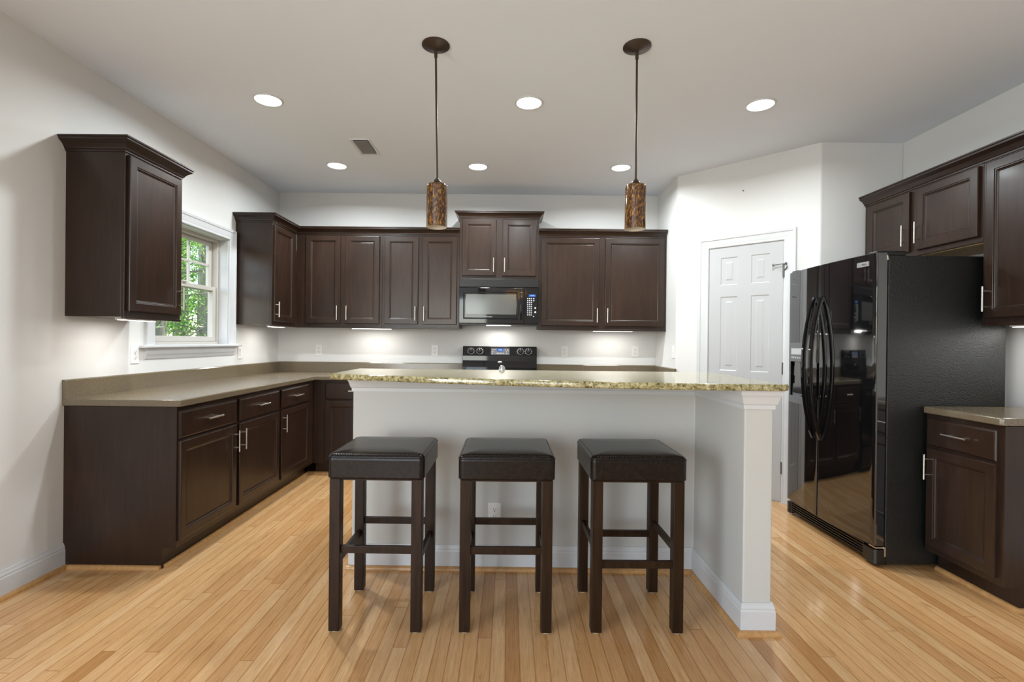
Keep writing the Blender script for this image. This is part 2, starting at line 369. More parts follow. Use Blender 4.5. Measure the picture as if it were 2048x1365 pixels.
# casing: sweep in wall plane (local: plane x->y , y->z , height -> +x)
PL = Matrix(((0, 0, 1, 0), (1, 0, 0, 0), (0, 1, 0, 0), (0, 0, 0, 1)))   # (a,b,c)->(c,a,b)
CAS = [(0, 0), (0, .012), (.006, .016), (.018, .014), (.030, .016), (.062, .019), (.068, .024), (.084, .026), (.089, .022), (.089, 0)]
b = MB(); b.sweep(CAS, [(y0, 0), (y0, zt), (y1, zt), (y1, 0)], X=PL, side=-1); b.build('casing', 'trim_white', w1)
b = MB(); b.box(-.165, .045, y0 - .14, y1 + .155, -.020, 0, .006, 3); b.build('window_sill', 'trim_white', w1)
AP = [(0, 0), (0, .006), (.012, .010), (.022, .012), (.030, .016), (.055, .018), (.062, .022), (.074, .024), (.074, 0)]
b = MB(); b.sweep([(o - .094, u) for o, u in AP], [(y0 - .085, 0), (y1 + .085, 0)], X=PL, side=-1); b.build('apron', 'trim_white', w1)
b = MB()
b.box(-.16, 0, y0 - .001, y0 + .008, 0, zt); b.box(-.16, 0, y1 - .008, y1 + .001, 0, zt); b.box(-.16, 0, y0, y1, zt - .008, zt + .001); b.build('jamb', 'trim_white', w1)
fy0, fy1 = y0 + .008, y1 - .008
b = MB()
for (a, c) in ((fy0, fy0 + .022), (fy1 - .022, fy1)): b.box(-.155, -.075, a, c, 0, zt - .008)
b.box(-.156, -.0762, fy0 + .0005, fy1 - .0005, zt - .03, zt - .0085); b.box(-.156, -.0762, fy0 + .0005, fy1 - .0005, .0005, .02); b.build('frame', 'vinyl', w1)
def sash(name, xc, z0, z1, grid):
    a, c = fy0 + .022, fy1 - .022; w = .042
    b = MB(); b.box(xc - .014, xc + .014, a, a + w, z0, z1, .003); b.box(xc - .014, xc + .014, c - w, c, z0, z1, .003)
    b.box(xc - .0132, xc + .0132, a + .001, c - .001, z0 + .001, z0 + w, .003); b.box(xc - .0132, xc + .0132, a + .001, c - .001, z1 - w + .008, z1 - .001, .003)
    s_ = b.build(name, 'vinyl', w1)
    g = MB(); g.box(xc - .003, xc + .003, a + w - .005, c - w + .005, z0 + w - .005, z1 - w + .012); g.build('pane', 'glass', s_)
    if grid:
        b = MB(); gw = (c - a - 2 * w)
        for k in (1, 2): yy = a + w + gw * k / 3; b.box(xc - .007, xc + .007, yy - .009, yy + .009, z0 + w, z1 - w)
        zz = (z0 + z1) / 2 + .01; b.box(xc - .0062, xc + .0062, a + w, c - w, zz - .009, zz + .009); b.build('grille', 'vinyl', s_)
sash('upper_sash', -.135, .438, zt - .03, True)
sash('lower_sash', -.1, .02, .478, False)
b = MB(); b.box(-.088, -.07, -.02, .03, .478, .49, .003); b.build('sash_lock', 'vinyl', w1)

# ------------------------------------------------------------------ door on the angled wall
ang = math.atan2(PY - PY0, PX2 - PX)
d1 = thing('door_1', (PX, PY0, 0), 'white six panel pantry door with fluted casing on the angled wall', 'door', rz=ang); d1['kind'] = 'structure'
# local: x along wall, -y into the room
PD = Matrix(((1, 0, 0, 0), (0, 0, -1, 0), (0, 1, 0, 0), (0, 0, 0, 1)))   # (a,b,c)->(a,-c,b)
b = MB(); b.sweep(CAS, [(.30, 0), (.30, 2.07), (.893, 2.07), (.893, 0)], X=PD, side=-1); b.build('casing', 'trim_white', d1)
b = MB(); dx0, dx1, dz0, dz1 = .305, .888, .012, 2.064
xs = [dx0, .398, .545, .645, .792, dx1]; zs = [dz0, .24, .85, 1.02, 1.65, 1.745, 1.982, dz1]
DP = [(0, 0), (.004, -.001), (.012, -.007), (.02, -.009), (.024, -.009), (.05, -.002), (.052, -.001)]
for i in range(5):
    for j in range(7):
        X0, X1, Z0, Z1 = xs[i], xs[i + 1], zs[j], zs[j + 1]
        if i in (1, 3) and j in (1, 3, 5):
            b.rings(X0, X1, Z0, Z1, -.006, DP)
        else: b.rings(X0, X1, Z0, Z1, -.006, [(0, 0)])
bmesh.ops.remove_doubles(b.bm, verts=b.bm.verts[:], dist=1e-5)
b.box(dx0, dx1, -.0015, -.0005, dz0, dz1)
b.box(dx0 - .0002, dx0, -.006, -.0005, dz0, dz1)
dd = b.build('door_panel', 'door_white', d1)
for zc in (1.06, .277):
    b = MB(); b.box(.886, .902, -.010, -.004, zc - .045, zc + .045); b.cyl((.894, -.013, zc - .047), (.894, -.013, zc + .047), .0055); b.build('hinge', 'dark_metal', d1)
b = MB(); zc = 1.83; b.box(.884, .904, -.011, -.004, zc - .05, zc + .045); b.cyl((.894, -.015, zc - .055), (.894, -.015, zc + .055), .007)
b.cyl((.905, -.022, zc + .052), (.83, -.030, zc + .046), .0035); b.cyl((.83, -.030, zc + .046), (.815, -.034, zc + .044), .010); b.cyl((.905, -.022, zc + .052), (.918, -.022, zc + .053), .009)
b.cyl((.90, -.014, zc + .0), (.925, -.03, zc + .03), .004); b.build('hinge_stop', 'dark_metal', d1)
b = MB(); b.cyl((.345, -.006, .96), (.345, -.05, .96), .011); b.lathe([(0, -.03), (.02, -.027), (.028, -.012), (.028, .004), (.018, .018), (0, .022)], X=Matrix.Translation((.345, -.06, .96)) @ Matrix.Rotation(R(90), 4, 'X')); b.build('knob', 'nickel', d1, smooth=True)
nl = thing('wall_nail', (PX + .58 * math.cos(ang), PY0 + .58 * math.sin(ang), 2.517), 'small dark nail in the angled wall above the white door', 'nail', rz=ang)
b = MB(); b.cyl((0, .01, 0), (0, -.014, .003), .0022); b.cyl((0, -.014, .003), (0, -.016, .003), .005); b.build('nail_head', 'slot_dark', nl)

# ------------------------------------------------------------------ cabinets
DOORP = [(0, 0), (0, .014), (.0015, .0175), (.005, .019), (.0465, .019), (.048, .0178), (.049, .0150), (.0535, .0150), (.0550, .0138), (.0575, .0100), (.0620, .0085), (.0640, .0075), (.0665, .0085)]
DRWP = [(0, 0), (0, .012), (.005, .017), (.010, .019)]
def cab_door(p, name, x0, x1, z0, z1, y=0, prof=DOORP):
    b = MB(); b.rings(x0, x1, z0, z1, y, prof)
    f = b.bm.faces.new([v for v in b.bm.verts][:4][::-1]); b.bm.normal_update()
    return b.build(name, 'espresso', p)
def bar_handle(p, x, z, vert=True, y=-.019, L=.137, sp=.085):
    b = MB(); r = .0055; off = y - .030
    if vert:
        b.cyl((x, off, z - L / 2), (x, off, z + L / 2), r, n=14)
        for s_ in (-1, 1): b.cyl((x, off, z + s_ * sp / 2), (x, y + .001, z + s_ * sp / 2), .0042, n=10)
    else:
        b.cyl((x - L / 2, off, z), (x + L / 2, off, z), r, n=14)
        for s_ in (-1, 1): b.cyl((x + s_ * sp / 2, off, z), (x + s_ * sp / 2, y + .001, z), .0042, n=10)
    return b.build('handle', 'nickel', p, smooth=True)
CROWN = [(0, 0), (.006, 0), (.006, .010), (.012, .012), (.014, .020), (.026, .036), (.042, .048), (.048, .052), (.048, .062), (.054, .064), (.054, .072), (0, .072)]
def crown(p, path, z, name='crown_molding', side=1, sc=1.0):
    b = MB(); b.sweep([(o * sc, u * sc + z) for o, u in CROWN], path, side=side); return b.build(name, 'espresso', p)
def upper(loc, rz, w, h, label, doors, d=.32, crn=None, group='wall cabinets', rail=True, under='espresso', csc=1.0, hz=.035):
    """local: x 0..w, front y=0, back y=d, z 0..h ; doors (x0,x1,z0,z1,handle 'l'/'r')"""
    t = thing('wall_cabinet', loc, label, 'cabinet', rz, group)
    b = MB(); b.box(0, w, .019, d, 0, h, .001); b.build('body', 'espresso', t)
    b = MB(); b.box(0, w, 0, .019, 0, h, .0012); b.build('face_frame', 'espresso', t)
    if rail: b = MB(); b.box(-.004, w + .004, -.004, .012, -.010, .004, .003); b.build('light_rail', 'espresso', t)
    if under != 'espresso': b = MB(); b.box(.02, w - .02, .03, d - .005, -.003, .0005); b.build('underside_panel', under, t)
    for x0, x1, z0, z1, hs in doors:
        dr = cab_door(t, 'door', x0, x1, z0, z1)
        bar_handle(dr, x0 + .022 if hs == 'l' else x1 - .022, z0 + hz + .137 / 2)
    if crn: crown(t, crn, h - .018, side=1, sc=csc)
    return t
Z0 = 1.372
FYB = YB - .32          # back wall face plane
FXL = XL + .32
# near left cabinet
upper((FXL, 2.686, 1.360), R(90), .46, .905, 'dark espresso wall cabinet with one door, standing alone left of the window',
      [(.016, .444, .030, .875, 'r')], crn=[(0, .32), (0, 0), (.46, 0), (.46, .32)], group='dark wall cabinets', csc=1.0)
# far left cabinet beyond the window
upper((FXL, 4.362, Z0), R(90), YB - 4.362 - .32 , .914, 'narrow espresso wall cabinet between the window and the back corner',
      [(.020, .412, .033, .880, 'l')], group='dark wall cabinets')
# back wall left pair
XA = FXL + .001
wA = -1.236 - XA
upper((XA, FYB, Z0), 0, wA, .914, 'espresso two door wall cabinet in the back left corner',
      [(-1.978 - XA, -1.640 - XA, .033, .885, 'r'), (-1.592 - XA, -1.260 - XA, .033, .885, 'l')], group='dark wall cabinets')
upper((-1.235, FYB, Z0), 0, .751, .914, 'espresso two door wall cabinet left of the microwave',
      [(.024, .352, .033, .885, 'r'), (.393, .727, .033, .885, 'l')], group='dark wall cabinets')
upper((-.483, YB - .335, 1.852), 0, .766, .603, 'short raised espresso cabinet directly above the microwave',
      [(.026, .352, .028, .575, 'r'), (.414, .740, .028, .575, 'l')], d=.335, crn=[(0, .335), (0, 0), (.766, 0), (.766, .335)], group='dark wall cabinets', rail=False, csc=.9)
upper((.284, FYB, Z0), 0, 1.24, .914, 'wide espresso two door wall cabinet right of the microwave',
      [(.027, .589, .033, .885, 'r'), (.645, 1.218, .033, .885, 'l')], crn=None, group='dark wall cabinets')
def lonecrown(label, path, z, origin, sc=1.0, side=1):
    o = MB(); off = Vector(origin[:2]); pp = [Vector(p) - off for p in path]
    o.sweep([(q * sc, u * sc) for q, u in CROWN], pp, side=side)
    x = o.build('crown_molding', 'espresso', loc=(origin[0], origin[1], z)); return tag(x, label, 'crown molding')
lonecrown('dark crown molding turning the back left corner above the cabinets', [(XL, 4.361), (FXL, 4.361), (FXL, FYB), (-.4835, FYB)], Z0 + .896, (FXL, FYB))
lonecrown('dark crown molding above the wide cabinet right of the microwave', [(.2835, FYB), (1.517, FYB), ], Z0 + .896, (.284, FYB))
# right wall uppers, face -x
RXF = 2.629
upper((RXF, 3.712, 1.832), R(-90), .924, .454, 'short espresso two door cabinet above the black refrigerator',
      [(.048, .424, .032, .425, 'r'), (.486, .905, .032, .425, 'l')], group='dark wall cabinets', rail=False, under='maple_underside', hz=.04)
upper((RXF, 2.787, Z0), R(-90), .457, .914, 'tall espresso wall cabinet at the right edge, beside the refrigerator top',
      [(.026, .431, .033, .885, 'l')], group='dark wall cabinets')
lonecrown('long dark crown molding above the right wall cabinets', [(RXF, 3.712), (RXF, 2.33), (XR, 2.33)], Z0 + .896, (RXF, 3.712))
# wooden side cleat seen under the near left cabinet
b = MB()

def base(loc, rz, w, label, fronts, d=.61, end=None, group='dark base cabinets'):
    """fronts: (x0,x1,handle side). local front y=0 back y=d"""
    t = thing('base_cabinet', loc, label, 'cabinet', rz, group)
    b = MB(); b.prism([(.0, .019), (w, .019), (w, d), (0, d)], .114, .874); b.box(0, w, .075, d, 0, .114); b.build('body', 'espresso', t)
    b = MB(); b.box(0, w, 0, .019, .114, .874, .001); b.build('face_frame', 'espresso', t)
    for x0, x1, hs in fronts:
        dr = cab_door(t, 'drawer', x0, x1, .702, .850, prof=DRWP); bar_handle(dr, (x0 + x1) / 2, .781, vert=False)
        do = cab_door(t, 'door', x0, x1, .148, .688); bar_handle(do, x0 + .024 if hs == 'l' else x1 - .024, .584)
    if end is not None:
        b = MB(); xe = 0 if end == 'l' else w; s_ = -1 if end == 'l' else 1
        b.box(min(xe, xe + s_ * .006), max(xe, xe + s_ * .006), .0, d, .114, .874); b.box(min(xe, xe + s_ * .006), max(xe, xe + s_ * .006), .075, d, 0, .114); b.build('end_panel', 'espresso', t)
    return t
BXF = XL + .61
base((BXF, 2.692, 0), R(90), .582, 'nearest espresso base cabinet of the left run, with the exposed end panel', [(.004, .562, 'r')], end='l')
base((BXF, 3.2745, 0), R(90), .605, 'middle espresso base cabinet of the left run', [(.016, .586, 'l')])
base((BXF, 3.880, 0), R(90), .694, 'farthest espresso base cabinet of the left run, before the corner', [(.022, .563, 'l')])
BYF = YB - .61
base((BXF + .001, BYF, 0), 0, -1.07 - BXF - .001, 'espresso base cabinet in the back corner, beside the island end', [(-1.67 - BXF, -1.09 - BXF, 'r')])
base((-1.0695, BYF, 0), 0, .597, 'espresso base cabinet directly left of the range', [(.02, .577, 'r')])
base((.292, BYF, 0), 0, .612, 'espresso base cabinet directly right of the range', [(.02, .592, 'l')])
base((.905, BYF, 0), 0, .620, 'espresso base cabinet at the right end of the back wall', [(.02, .58, 'l')])
base((2.339, 2.800, 0), R(-90), .436, 'espresso base cabinet at the right edge in front of the refrigerator side', [(.020, .414, 'l')], end='r')
# oak shoe along toe kicks
def shoe(path, label, side=1):
    o = MB(); off = Vector(path[0]); o.sweep([(q - .014, u) for q, u in QR], [Vector(p) - off for p in path], side=side)
    x = o.build('shoe_molding', 'oak_trim', loc=(off.x, off.y, 0)); tag(x, label, 'molding')
shoe([(XL + .036, 2.6845), (BXF - .0765, 2.6845), ], 'oak quarter round strip at the foot of the left cabinet end panel')
shoe([(BXF - .0735, 2.70), (BXF - .0735, BYF + .0735), (-.475, BYF + .0735)], 'oak quarter round strip along the left and back toe kicks')
shoe([(2.339 + .0735, 2.80), (2.339 + .0735, 2.3565), (XR - .03, 2.3565)], 'oak quarter round strip around the right base cabinet', side=1)

# countertops
ct = thing('countertop', (XL, YB, .876), 'L shaped taupe speckled laminate countertop with backsplash along the left and back walls', 'countertop')
def rel(pts): return [(x - XL, y - YB) for x, y in pts]
b = MB(); b.prism(rel([(XL, 2.673), (XL + .628, 2.673), (XL + .635, 2.680), (XL + .635, YB - .635), (-.474, YB - .635), (-.474, YB), (XL, YB)]), 0, .038, .007, 3, edges='h')
b.build('worktop', 'laminate', ct, smooth=True)
SPL = [(0, .036), (.020, .036), (.020, .134), (.017, .139), (.012, .141), (0, .141)]
b = MB(); b.sweep(SPL, rel([(XL, 2.673), (XL, YB), (-.474, YB)]), side=1); b.build('backsplash', 'laminate', ct)
ct = thing('countertop', (.294, YB, .876), 'taupe speckled laminate countertop right of the range', 'countertop')
b = MB(); b.prism([(0, -.635), (PX - .294, -.635), (PX - .294, 0), (0, 0)], 0, .038, .007, 3, edges='h'); b.build('worktop', 'laminate', ct, smooth=True)
b = MB(); b.sweep(SPL, [(0, 0), (PX - .294, 0), (PX - .294, -.635)], side=1); b.build('backsplash', 'laminate', ct)
ct = thing('countertop', (2.314, 2.802, .876), 'small taupe laminate countertop on the right edge cabinet beside the refrigerator', 'countertop')
b = MB(); b.prism([(0, -.44), (.012, -.452), (XR - 2.314, -.452), (XR - 2.314, 0), (.012, 0), (0, -.012)], 0, .038, .008, 3, edges='h'); b.build('worktop', 'laminate', ct, smooth=True)
b = MB(); b.sweep(SPL, [(XR - 2.314, -.452), (XR - 2.314, 0)], side=-1); b.build('backsplash', 'laminate', ct)

# granite bar top
fr = [(-.885, 2.475), (-.84, 2.455), (-.61, 2.385), (-.36, 2.305), (-.03, 2.225), (.19, 2.175), (.49, 2.128), (.83, 2.104), (1.0, 2.102), (1.17, 2.106), (1.190, 2.125)]
b = MB(); b.prism(fr + [(1.190, 2.955), (-.885, 2.955)], 0, .029, .009, 3, edges='h')
tag(b.build('bar_countertop', 'granite', loc=(0, 0, 1.051), smooth=True), 'speckled beige green granite bar top with a bowed front edge on the island', 'countertop')

# island kitchen side: cabinets, counter with sink, faucet
isl = base((1.14, 3.46, 0), R(180), 1.975, 'espresso sink base cabinets on the kitchen side of the island', [(.03, .63, 'r'), (.68, 1.28, 'l'), (1.33, 1.94, 'l')], d=.606, group='island base')
ct = thing('countertop', (0, 0, .876), 'lower taupe laminate countertop behind the island bar', 'countertop')
b = MB(); sx0, sx1, sy0, sy1 = -.43, .35, 3.06, 3.40
for bx in ((IX0, sx0, 2.852, 3.485), (sx1, IX2, 2.852, 3.485), (sx0, sx1, 2.852, sy0), (sx0, sx1, sy1, 3.485)): b.box(bx[0], bx[1], bx[2], bx[3], 0, .038)
b.build('worktop', 'laminate', ct)
sk = thing('kitchen_sink', ((sx0 + sx1) / 2, (sy0 + sy1) / 2, .914), 'stainless double bowl sink behind the island bar', 'sink')
b = MB(); hw, hd = (sx1 - sx0) / 2, (sy1 - sy0) / 2
for q in ((-hw - .012, hw + .012, -hd - .012, -hd + .01), (-hw - .012, hw + .012, hd - .01, hd + .012), (-hw - .012, -hw + .01, -hd, hd), (hw - .01, hw + .012, -hd, hd), (-.015, .015, -hd, hd)): b.box(*q, 0, .003, .001)
b.build('rim', 'steel', sk)
for s_ in (-1, 1):
    b = MB(); a, c = (.016, hw - .012) if s_ > 0 else (-hw + .012, -.016)
    b.box(a, c, -hd + .012, hd - .012, -.030, -.028); b.box(a, a + .002, -hd + .012, hd - .012, -.03, 0); b.box(c - .002, c, -hd + .012, hd - .012, -.03, 0); b.box(a, c, -hd + .012, -hd + .014, -.03, 0); b.box(a, c, hd - .014, hd - .012, -.03, 0)
    b.build('bowl', 'steel', sk)
fc = thing('kitchen_faucet', (-.038, 3.005, .914), 'chrome faucet with its domed top just showing above the island bar', 'faucet')
b = MB(); b.lathe([(0, 0), (.03, 0), (.03, .006), (.020, .012), (.018, .09), (.020, .13), (.0205, .160), (.017, .180), (.009, .190), (0, .192)]); b.build('body', 'chrome', fc, smooth=True)
b = MB(); b.tube([(0, .01, .10), (0, .05, .125), (0, .11, .135), (0, .17, .125), (0, .205, .10), (0, .21, .075)], [.012, .012, .011, .011, .012, .013]); b.build('spout', 'chrome', fc, smooth=True)
b = MB(); b.cyl((0, .02, .17), (0, .075, .178), .006, .005); b.build('lever', 'chrome', fc, smooth=True)

# ------------------------------------------------------------------ microwave
mw = thing('microwave', (-.479, YB, 1.405), 'black over the range microwave under the raised cabinet', 'microwave')
W = .762; fy = -.385
b = MB(); b.box(.001, W - .001, fy + .02, -.001, .0, .445, .002); b.build('body', 'black_satin', mw)
b = MB(); b.box(0, W, fy, fy + .03, .362, .444, .004); 
for k in range(4): b.box(.02, W - .02, fy - .001, fy + .002, .372 + k * .017, .380 + k * .017)
b.build('vent_grille', 'black_satin', mw)
dw = .622
b = MB(); b.box(0, dw, fy - .022, fy + .02, .012, .357, .006, 3)
b.rings(.042, .562, .055, .318, fy - .0225, [(0, 0), (.004, .004), (.008, .004), (.012, .001), (.014, .001)])
md = b.build('door', 'black_gloss', mw, smooth=True)
b = MB(); b.box(.066, .548, fy - .0245, fy - .020, .100, .292, .001); b.build('door_window', 'mw_window', md)
b = MB(); 
pts = [(.594, fy - .024, .055), (.594, fy - .045, .075), (.594, fy - .056, .13), (.594, fy - .058, .19), (.594, fy - .056, .25), (.594, fy - .045, .30), (.594, fy - .024, .32)]
b.tube(pts, .010, 12); b.build('handle', 'black_gloss', md, smooth=True)
text('brand_mark', 'Whirlpool', .016, Matrix.Translation((.285, fy - .0245, .078)) @ FRONT, 'silver_print', md)
b = MB(); b.box(dw + .002, W, fy - .020, fy + .02, .012, .357, .004, 3); b.rings(dw + .012, W - .012, .062, .305, fy - .0205, [(0, 0), (.002, .001), (.003, 0)]); cp = b.build('control_panel', 'black_gloss', mw)
b = MB(); b.box(dw + .045, dw + .112, fy - .0225, fy - .019, .272, .294); b.build('display', 'display_blue', cp)
text('clock_digits', '10:46', .017, Matrix.Translation((dw + .079, fy - .023, .283)) @ FRONT, 'digit_cyan', cp)
keys = [(dw + .036 + c_ * .0175, .255 - r_ * .0195) for r_ in range(9) for c_ in range(3)] + [(dw + .093, z) for z in (.255, .2355, .085)]
for x, z in keys:
    b = MB(); b.box(x - .0055, x + .0055, fy - .0215, fy - .0195, z - .005, z + .005); b.build('button', 'silver_print', cp)
for z, r_ in ((.165, .0085), (.125, .0095)):
    b = MB(); b.cyl((dw + .108, fy - .0195, z), (dw + .108, fy - .0225, z), r_); b.build('button', 'silver_print', cp)
b = MB(); b.box(.26, .50, -.30, -.22, -.003, .001); b.build('cooktop_lamp', 'bar_glow', mw)
light('cooktop_lamp_light', 'AREA', (.38, -.16, -.006), (R(-12), 0, 0), 1.1, (1, .97, .92), parent=mw, shape='RECTANGLE', size=.2, size_y=.06)

# ------------------------------------------------------------------ range
rg = thing('range', (-.468, YB, 0), 'black freestanding electric range against the back wall', 'stove')
W = .758
b = MB(); b.box(.002, W - .002, -.62, -.02, .03, .905, .003)
for x in (.04, W - .04):
    for y in (-.58, -.06): b.cyl((x, y, 0), (x, y, .035), .014)
b.build('body', 'black_satin', rg)
b = MB(); b.box(0, W, -.645, -.085, .905, .922, .004, 3); b.build('cooktop', 'black_glass', rg)
for x, y, r_ in ((.19, -.49, .11), (.57, -.49, .09), (.19, -.23, .08), (.57, -.23, .1)):
    b = MB(); b.lathe([(r_, .9225), (r_ + .003, .9228), (r_ + .003, .9222), (r_, .9222)], closed=True, X=Matrix.Translation((x, y, 0))); b.build('burner_ring', 'plastic_grey', rg)
b = MB(); prof = [(-.012, .915), (-.085, .915), (-.098, .93), (-.100, .985), (-.088, 1.035), (-.084, 1.05), (-.082, 1.10), (-.060, 1.192), (-.050, 1.197), (-.012, 1.197)]
b.prism([(y, z) for y, z in prof], 0, W, .004, 2, X=Matrix(((0, 0, 1, 0), (1, 0, 0, 0), (0, 1, 0, 0), (0, 0, 0, 1)))); bg = b.build('backguard', 'black_gloss', rg, smooth=True)
tilt = math.atan2(.022, .092)
def BG(x, z, out=.001):  # point on the sloping panel
    y = -.082 + (z - 1.10) / .092 * .022
    return Matrix.Translation((x, y - out, z)) @ Matrix.Rotation(-tilt, 4, 'X') @ FRONT
for x in (.085, .175, .590, .672):
    b = MB(); X = BG(x, 1.147)
    b.lathe([(0, .0), (.024, 0), (.024, .004), (.020, .008), (.019, .022), (.016, .026), (0, .027)], X=X); b.box(-.004, .004, -.022, .022, .02, .032, .002, X=X); kn = b.build('knob', 'black_satin', bg, smooth=True)
    b = MB(); b.lathe([(.0285, .0005), (.0300, .0012), (.0315, .0005)], X=X, closed=True)
    for k in range(-4, 5):
        a = R(90 + k * 30); b.box(-.0018, .0018, -.0018, .0018, 0, .0012, X=X @ Matrix.Translation((.038 * math.cos(a), .038 * math.sin(a), 0)))
    b.build('dial_marks', 'silver_print', kn)
    b = MB(); b.box(-.002, .002, .004, .021, .032, .0326, X=X); b.build('pointer', 'silver_print', kn)
b = MB(); b.box(-.095, .095, -.033, .035, 0, .002, .0008, X=BG(.384, 1.143)); pn = b.build('control_pad', 'plastic_grey', bg)
b = MB(); b.box(-.031, .031, -.002, .029, .002, .003, X=BG(.382, 1.147)); b.build('display', 'display_blue', pn)
text('clock_digits', '10:46', .020, BG(.382, 1.160) @ Matrix.Translation((0, 0, .0035)), 'digit_cyan', pn)
for x, z in [(-.075, .02), (-.055, .02), (-.075, .0), (-.08, -.02), (-.032, -.018), (-.016, -.018), (0, -.018), (.016, -.018), (.032, -.018), (.055, .02), (.075, .02), (.065, 0), (.065, -.02), (.082, .01)]:
    b = MB(); b.cyl(*[tuple((BG(.384, 1.143) @ Vector((x, z, q)))) for q in (.002, .003)], .0042, n=12); b.build('button', 'silver_print', pn)
b = MB(); b.lathe([(0, .002), (.0, .002), (.021, .001), (.024, 0)], X=Matrix.Translation((.382, -.094, 1.036)) @ FRONT @ Matrix.Scale(.38, 4, (0, 1, 0))); b.build('badge', 'silver_badge', bg)
b = MB(); b.box(.02, W - .02, -.665, -.62, .27, .82, .006, 3); od = b.build('oven_door', 'black_gloss', rg)
b = MB(); b.box(.13, W - .13, -.6665, -.664, .40, .66); b.build('oven_window', 'black_glass', od)
b = MB(); b.tube([(.06, -.66, .77), (.06, -.705, .775), (.12, -.715, .775), (W - .12, -.715, .775), (W - .06, -.705, .775), (W - .06, -.66, .77)], .011); b.build('handle', 'black_gloss', od, smooth=True)
b = MB(); b.box(.02, W - .02, -.66, -.62, .06, .255, .006, 3); b.build('storage_drawer', 'black_gloss', rg)

# ------------------------------------------------------------------ refrigerator (front faces -x)
fg = thing('refrigerator', (2.127, 3.700, 0), 'black side by side refrigerator with curved handles and a water dispenser', 'refrigerator', R(-90))
W = .885; DZ0, DZ1 = .118, 1.772
b = MB(); b.box(0, W, .0, .662, .02, 1.755, .004, 2); b.build('body', 'fridge_side', fg)
SPL_X = .405
def fy_(x): return -(.062 + .030 * (1 - ((x - W / 2) / (W / 2)) ** 2))
def door_plan(x0, x1):
    pts = [(x0, -.006), (x1, -.006)]; N = 14; r_ = .012
    fr_ = [(x1 - (x1 - x0) * k / N, 0) for k in range(N + 1)]
    out = []
    for k, (x, _) in enumerate(fr_):
        y = fy_(x)
        if k == 0: out += [(x, y + r_), (x - r_ * .3, y + r_ * .3), (x - r_, y)]
        elif k == N: out += [(x + r_, y), (x + r_ * .3, y + r_ * .3), (x, y + r_)]
        else: out.append((x, y))
    return pts + out
lab = {}
for nm, (x0, x1) in (('freezer_door', (.002, SPL_X - .003)), ('fridge_door', (SPL_X + .003, W - .002))):
    b = MB()
    if nm == 'freezer_door':
        # door with a dispenser recess: lower piece, upper piece and two sides
        rx0, rx1, rz0, rz1 = .045, .245, .885, 1.125
        P_ = door_plan(x0, x1)
        b.prism(P_, DZ0, rz0, .003, 1, edges='h'); b.prism(P_, rz1, DZ1, .003, 1, edges='h')
        b.prism([(x0, -.006), (rx0, -.006), (rx0, fy_(rx0)), (x0 + .012, fy_(x0)), (x0 + .004, fy_(x0) + .004), (x0, fy_(x0) + .012)], rz0 - .003, rz1 + .003)
        q = [(rx1 + (x1 - rx1) * k / 8, 0) for k in range(9)]
        b.prism([(x1, -.006), (rx1, -.006)][::-1] + [(x1, -.006)] + [(x, fy_(x)) for x, _ in q][::-1], rz0 - .003, rz1 + .003) if False else b.prism([(rx1, -.006)] + [(x, fy_(x)) for x, _ in q[:-1]] + [(x1 - .012, fy_(x1)), (x1, fy_(x1) + .012), (x1, -.006)], rz0 - .003, rz1 + .003)
        b.box(rx0, rx1, -.02, -.006, rz0, rz1)
    else: b.prism(door_plan(x0, x1), DZ0, DZ1, .003, 1, edges='h')
    b.keep = False
    dr = b.build(nm, 'fridge_gloss', fg, smooth=True); lab[nm] = dr
    # curved handle
    hx = SPL_X - .040 if nm == 'freezer_door' else SPL_X + .040
    f0 = fy_(hx); b = MB(); N = 22; zc, hl = 1.096, .468; sec = []
    bb = bmesh.new(); rings_ = []
    for k in range(N + 1):
        tt = k / N; z = zc - hl + 2 * hl * tt; o = .074 * math.sin(math.pi * tt) ** .75; y = f0 - .004 - o
        rings_.append([bb.verts.new((hx + a, y + c, z)) for a, c in ((-.012, .004), (-.009, -.008), (.009, -.008), (.012, .004), (.010, .014), (-.010, .014))])
    for a, c in zip(rings_, rings_[1:]):
        for k in range(6): bb.faces.new((a[k], a[(k + 1) % 6], c[(k + 1) % 6], c[k]))
    bb.faces.new(rings_[0]); bb.faces.new(rings_[-1][::-1]); b.add(bb)
    for z in (zc - hl + .02, zc + hl - .02): b.box(hx - .009, hx + .009, f0 - .012, f0 + .003, z - .018, z + .018, .003)
    b.build('handle', 'black_gloss', dr, smooth=True)
fz = lab['freezer_door']
dx0, dx1 = .035, .255
def arcplate(x0, x1, z0, z1, out, th=.002):
    b = MB(); N = 8; xs_ = [x0 + (x1 - x0) * k / N for k in range(N + 1)]
    b.prism([(x, fy_(x) - out) for x in xs_] + [(x, fy_(x) - out + th) for x in xs_[::-1]], z0, z1); return b
b = arcplate(dx0, dx1, 1.128, 1.262, .003, .004); dp = b.build('dispenser_panel', 'plastic_grey', fz)
b = arcplate(dx0 + .025, dx1 - .02, 1.178, 1.222, .0045, .002); b.build('dispenser_display', 'silver_print', dp)
b = MB()
for k in range(6): x = dx0 + .04 + k * .026; b.box(x - .006, x + .006, fy_(x) - .0045, fy_(x), 1.150, 1.162)
b.build('dispenser_buttons', 'silver_print', dp)
b = arcplate(dx0, dx1, .835, .882, .006, .010); b.build('drip_tray', 'plastic_grey', fz)
b = MB(); b.box(.125, .165, -.05, -.022, .96, 1.02, .004, X=None); b.cyl((.145, -.045, 1.125), (.145, -.045, 1.09), .012); b.build('dispenser_paddle', 'plastic_grey', fz)
b = arcplate(.745, .826, 1.703, 1.731, .003, .004); bd = b.build('badge', 'silver_badge', lab['fridge_door'])
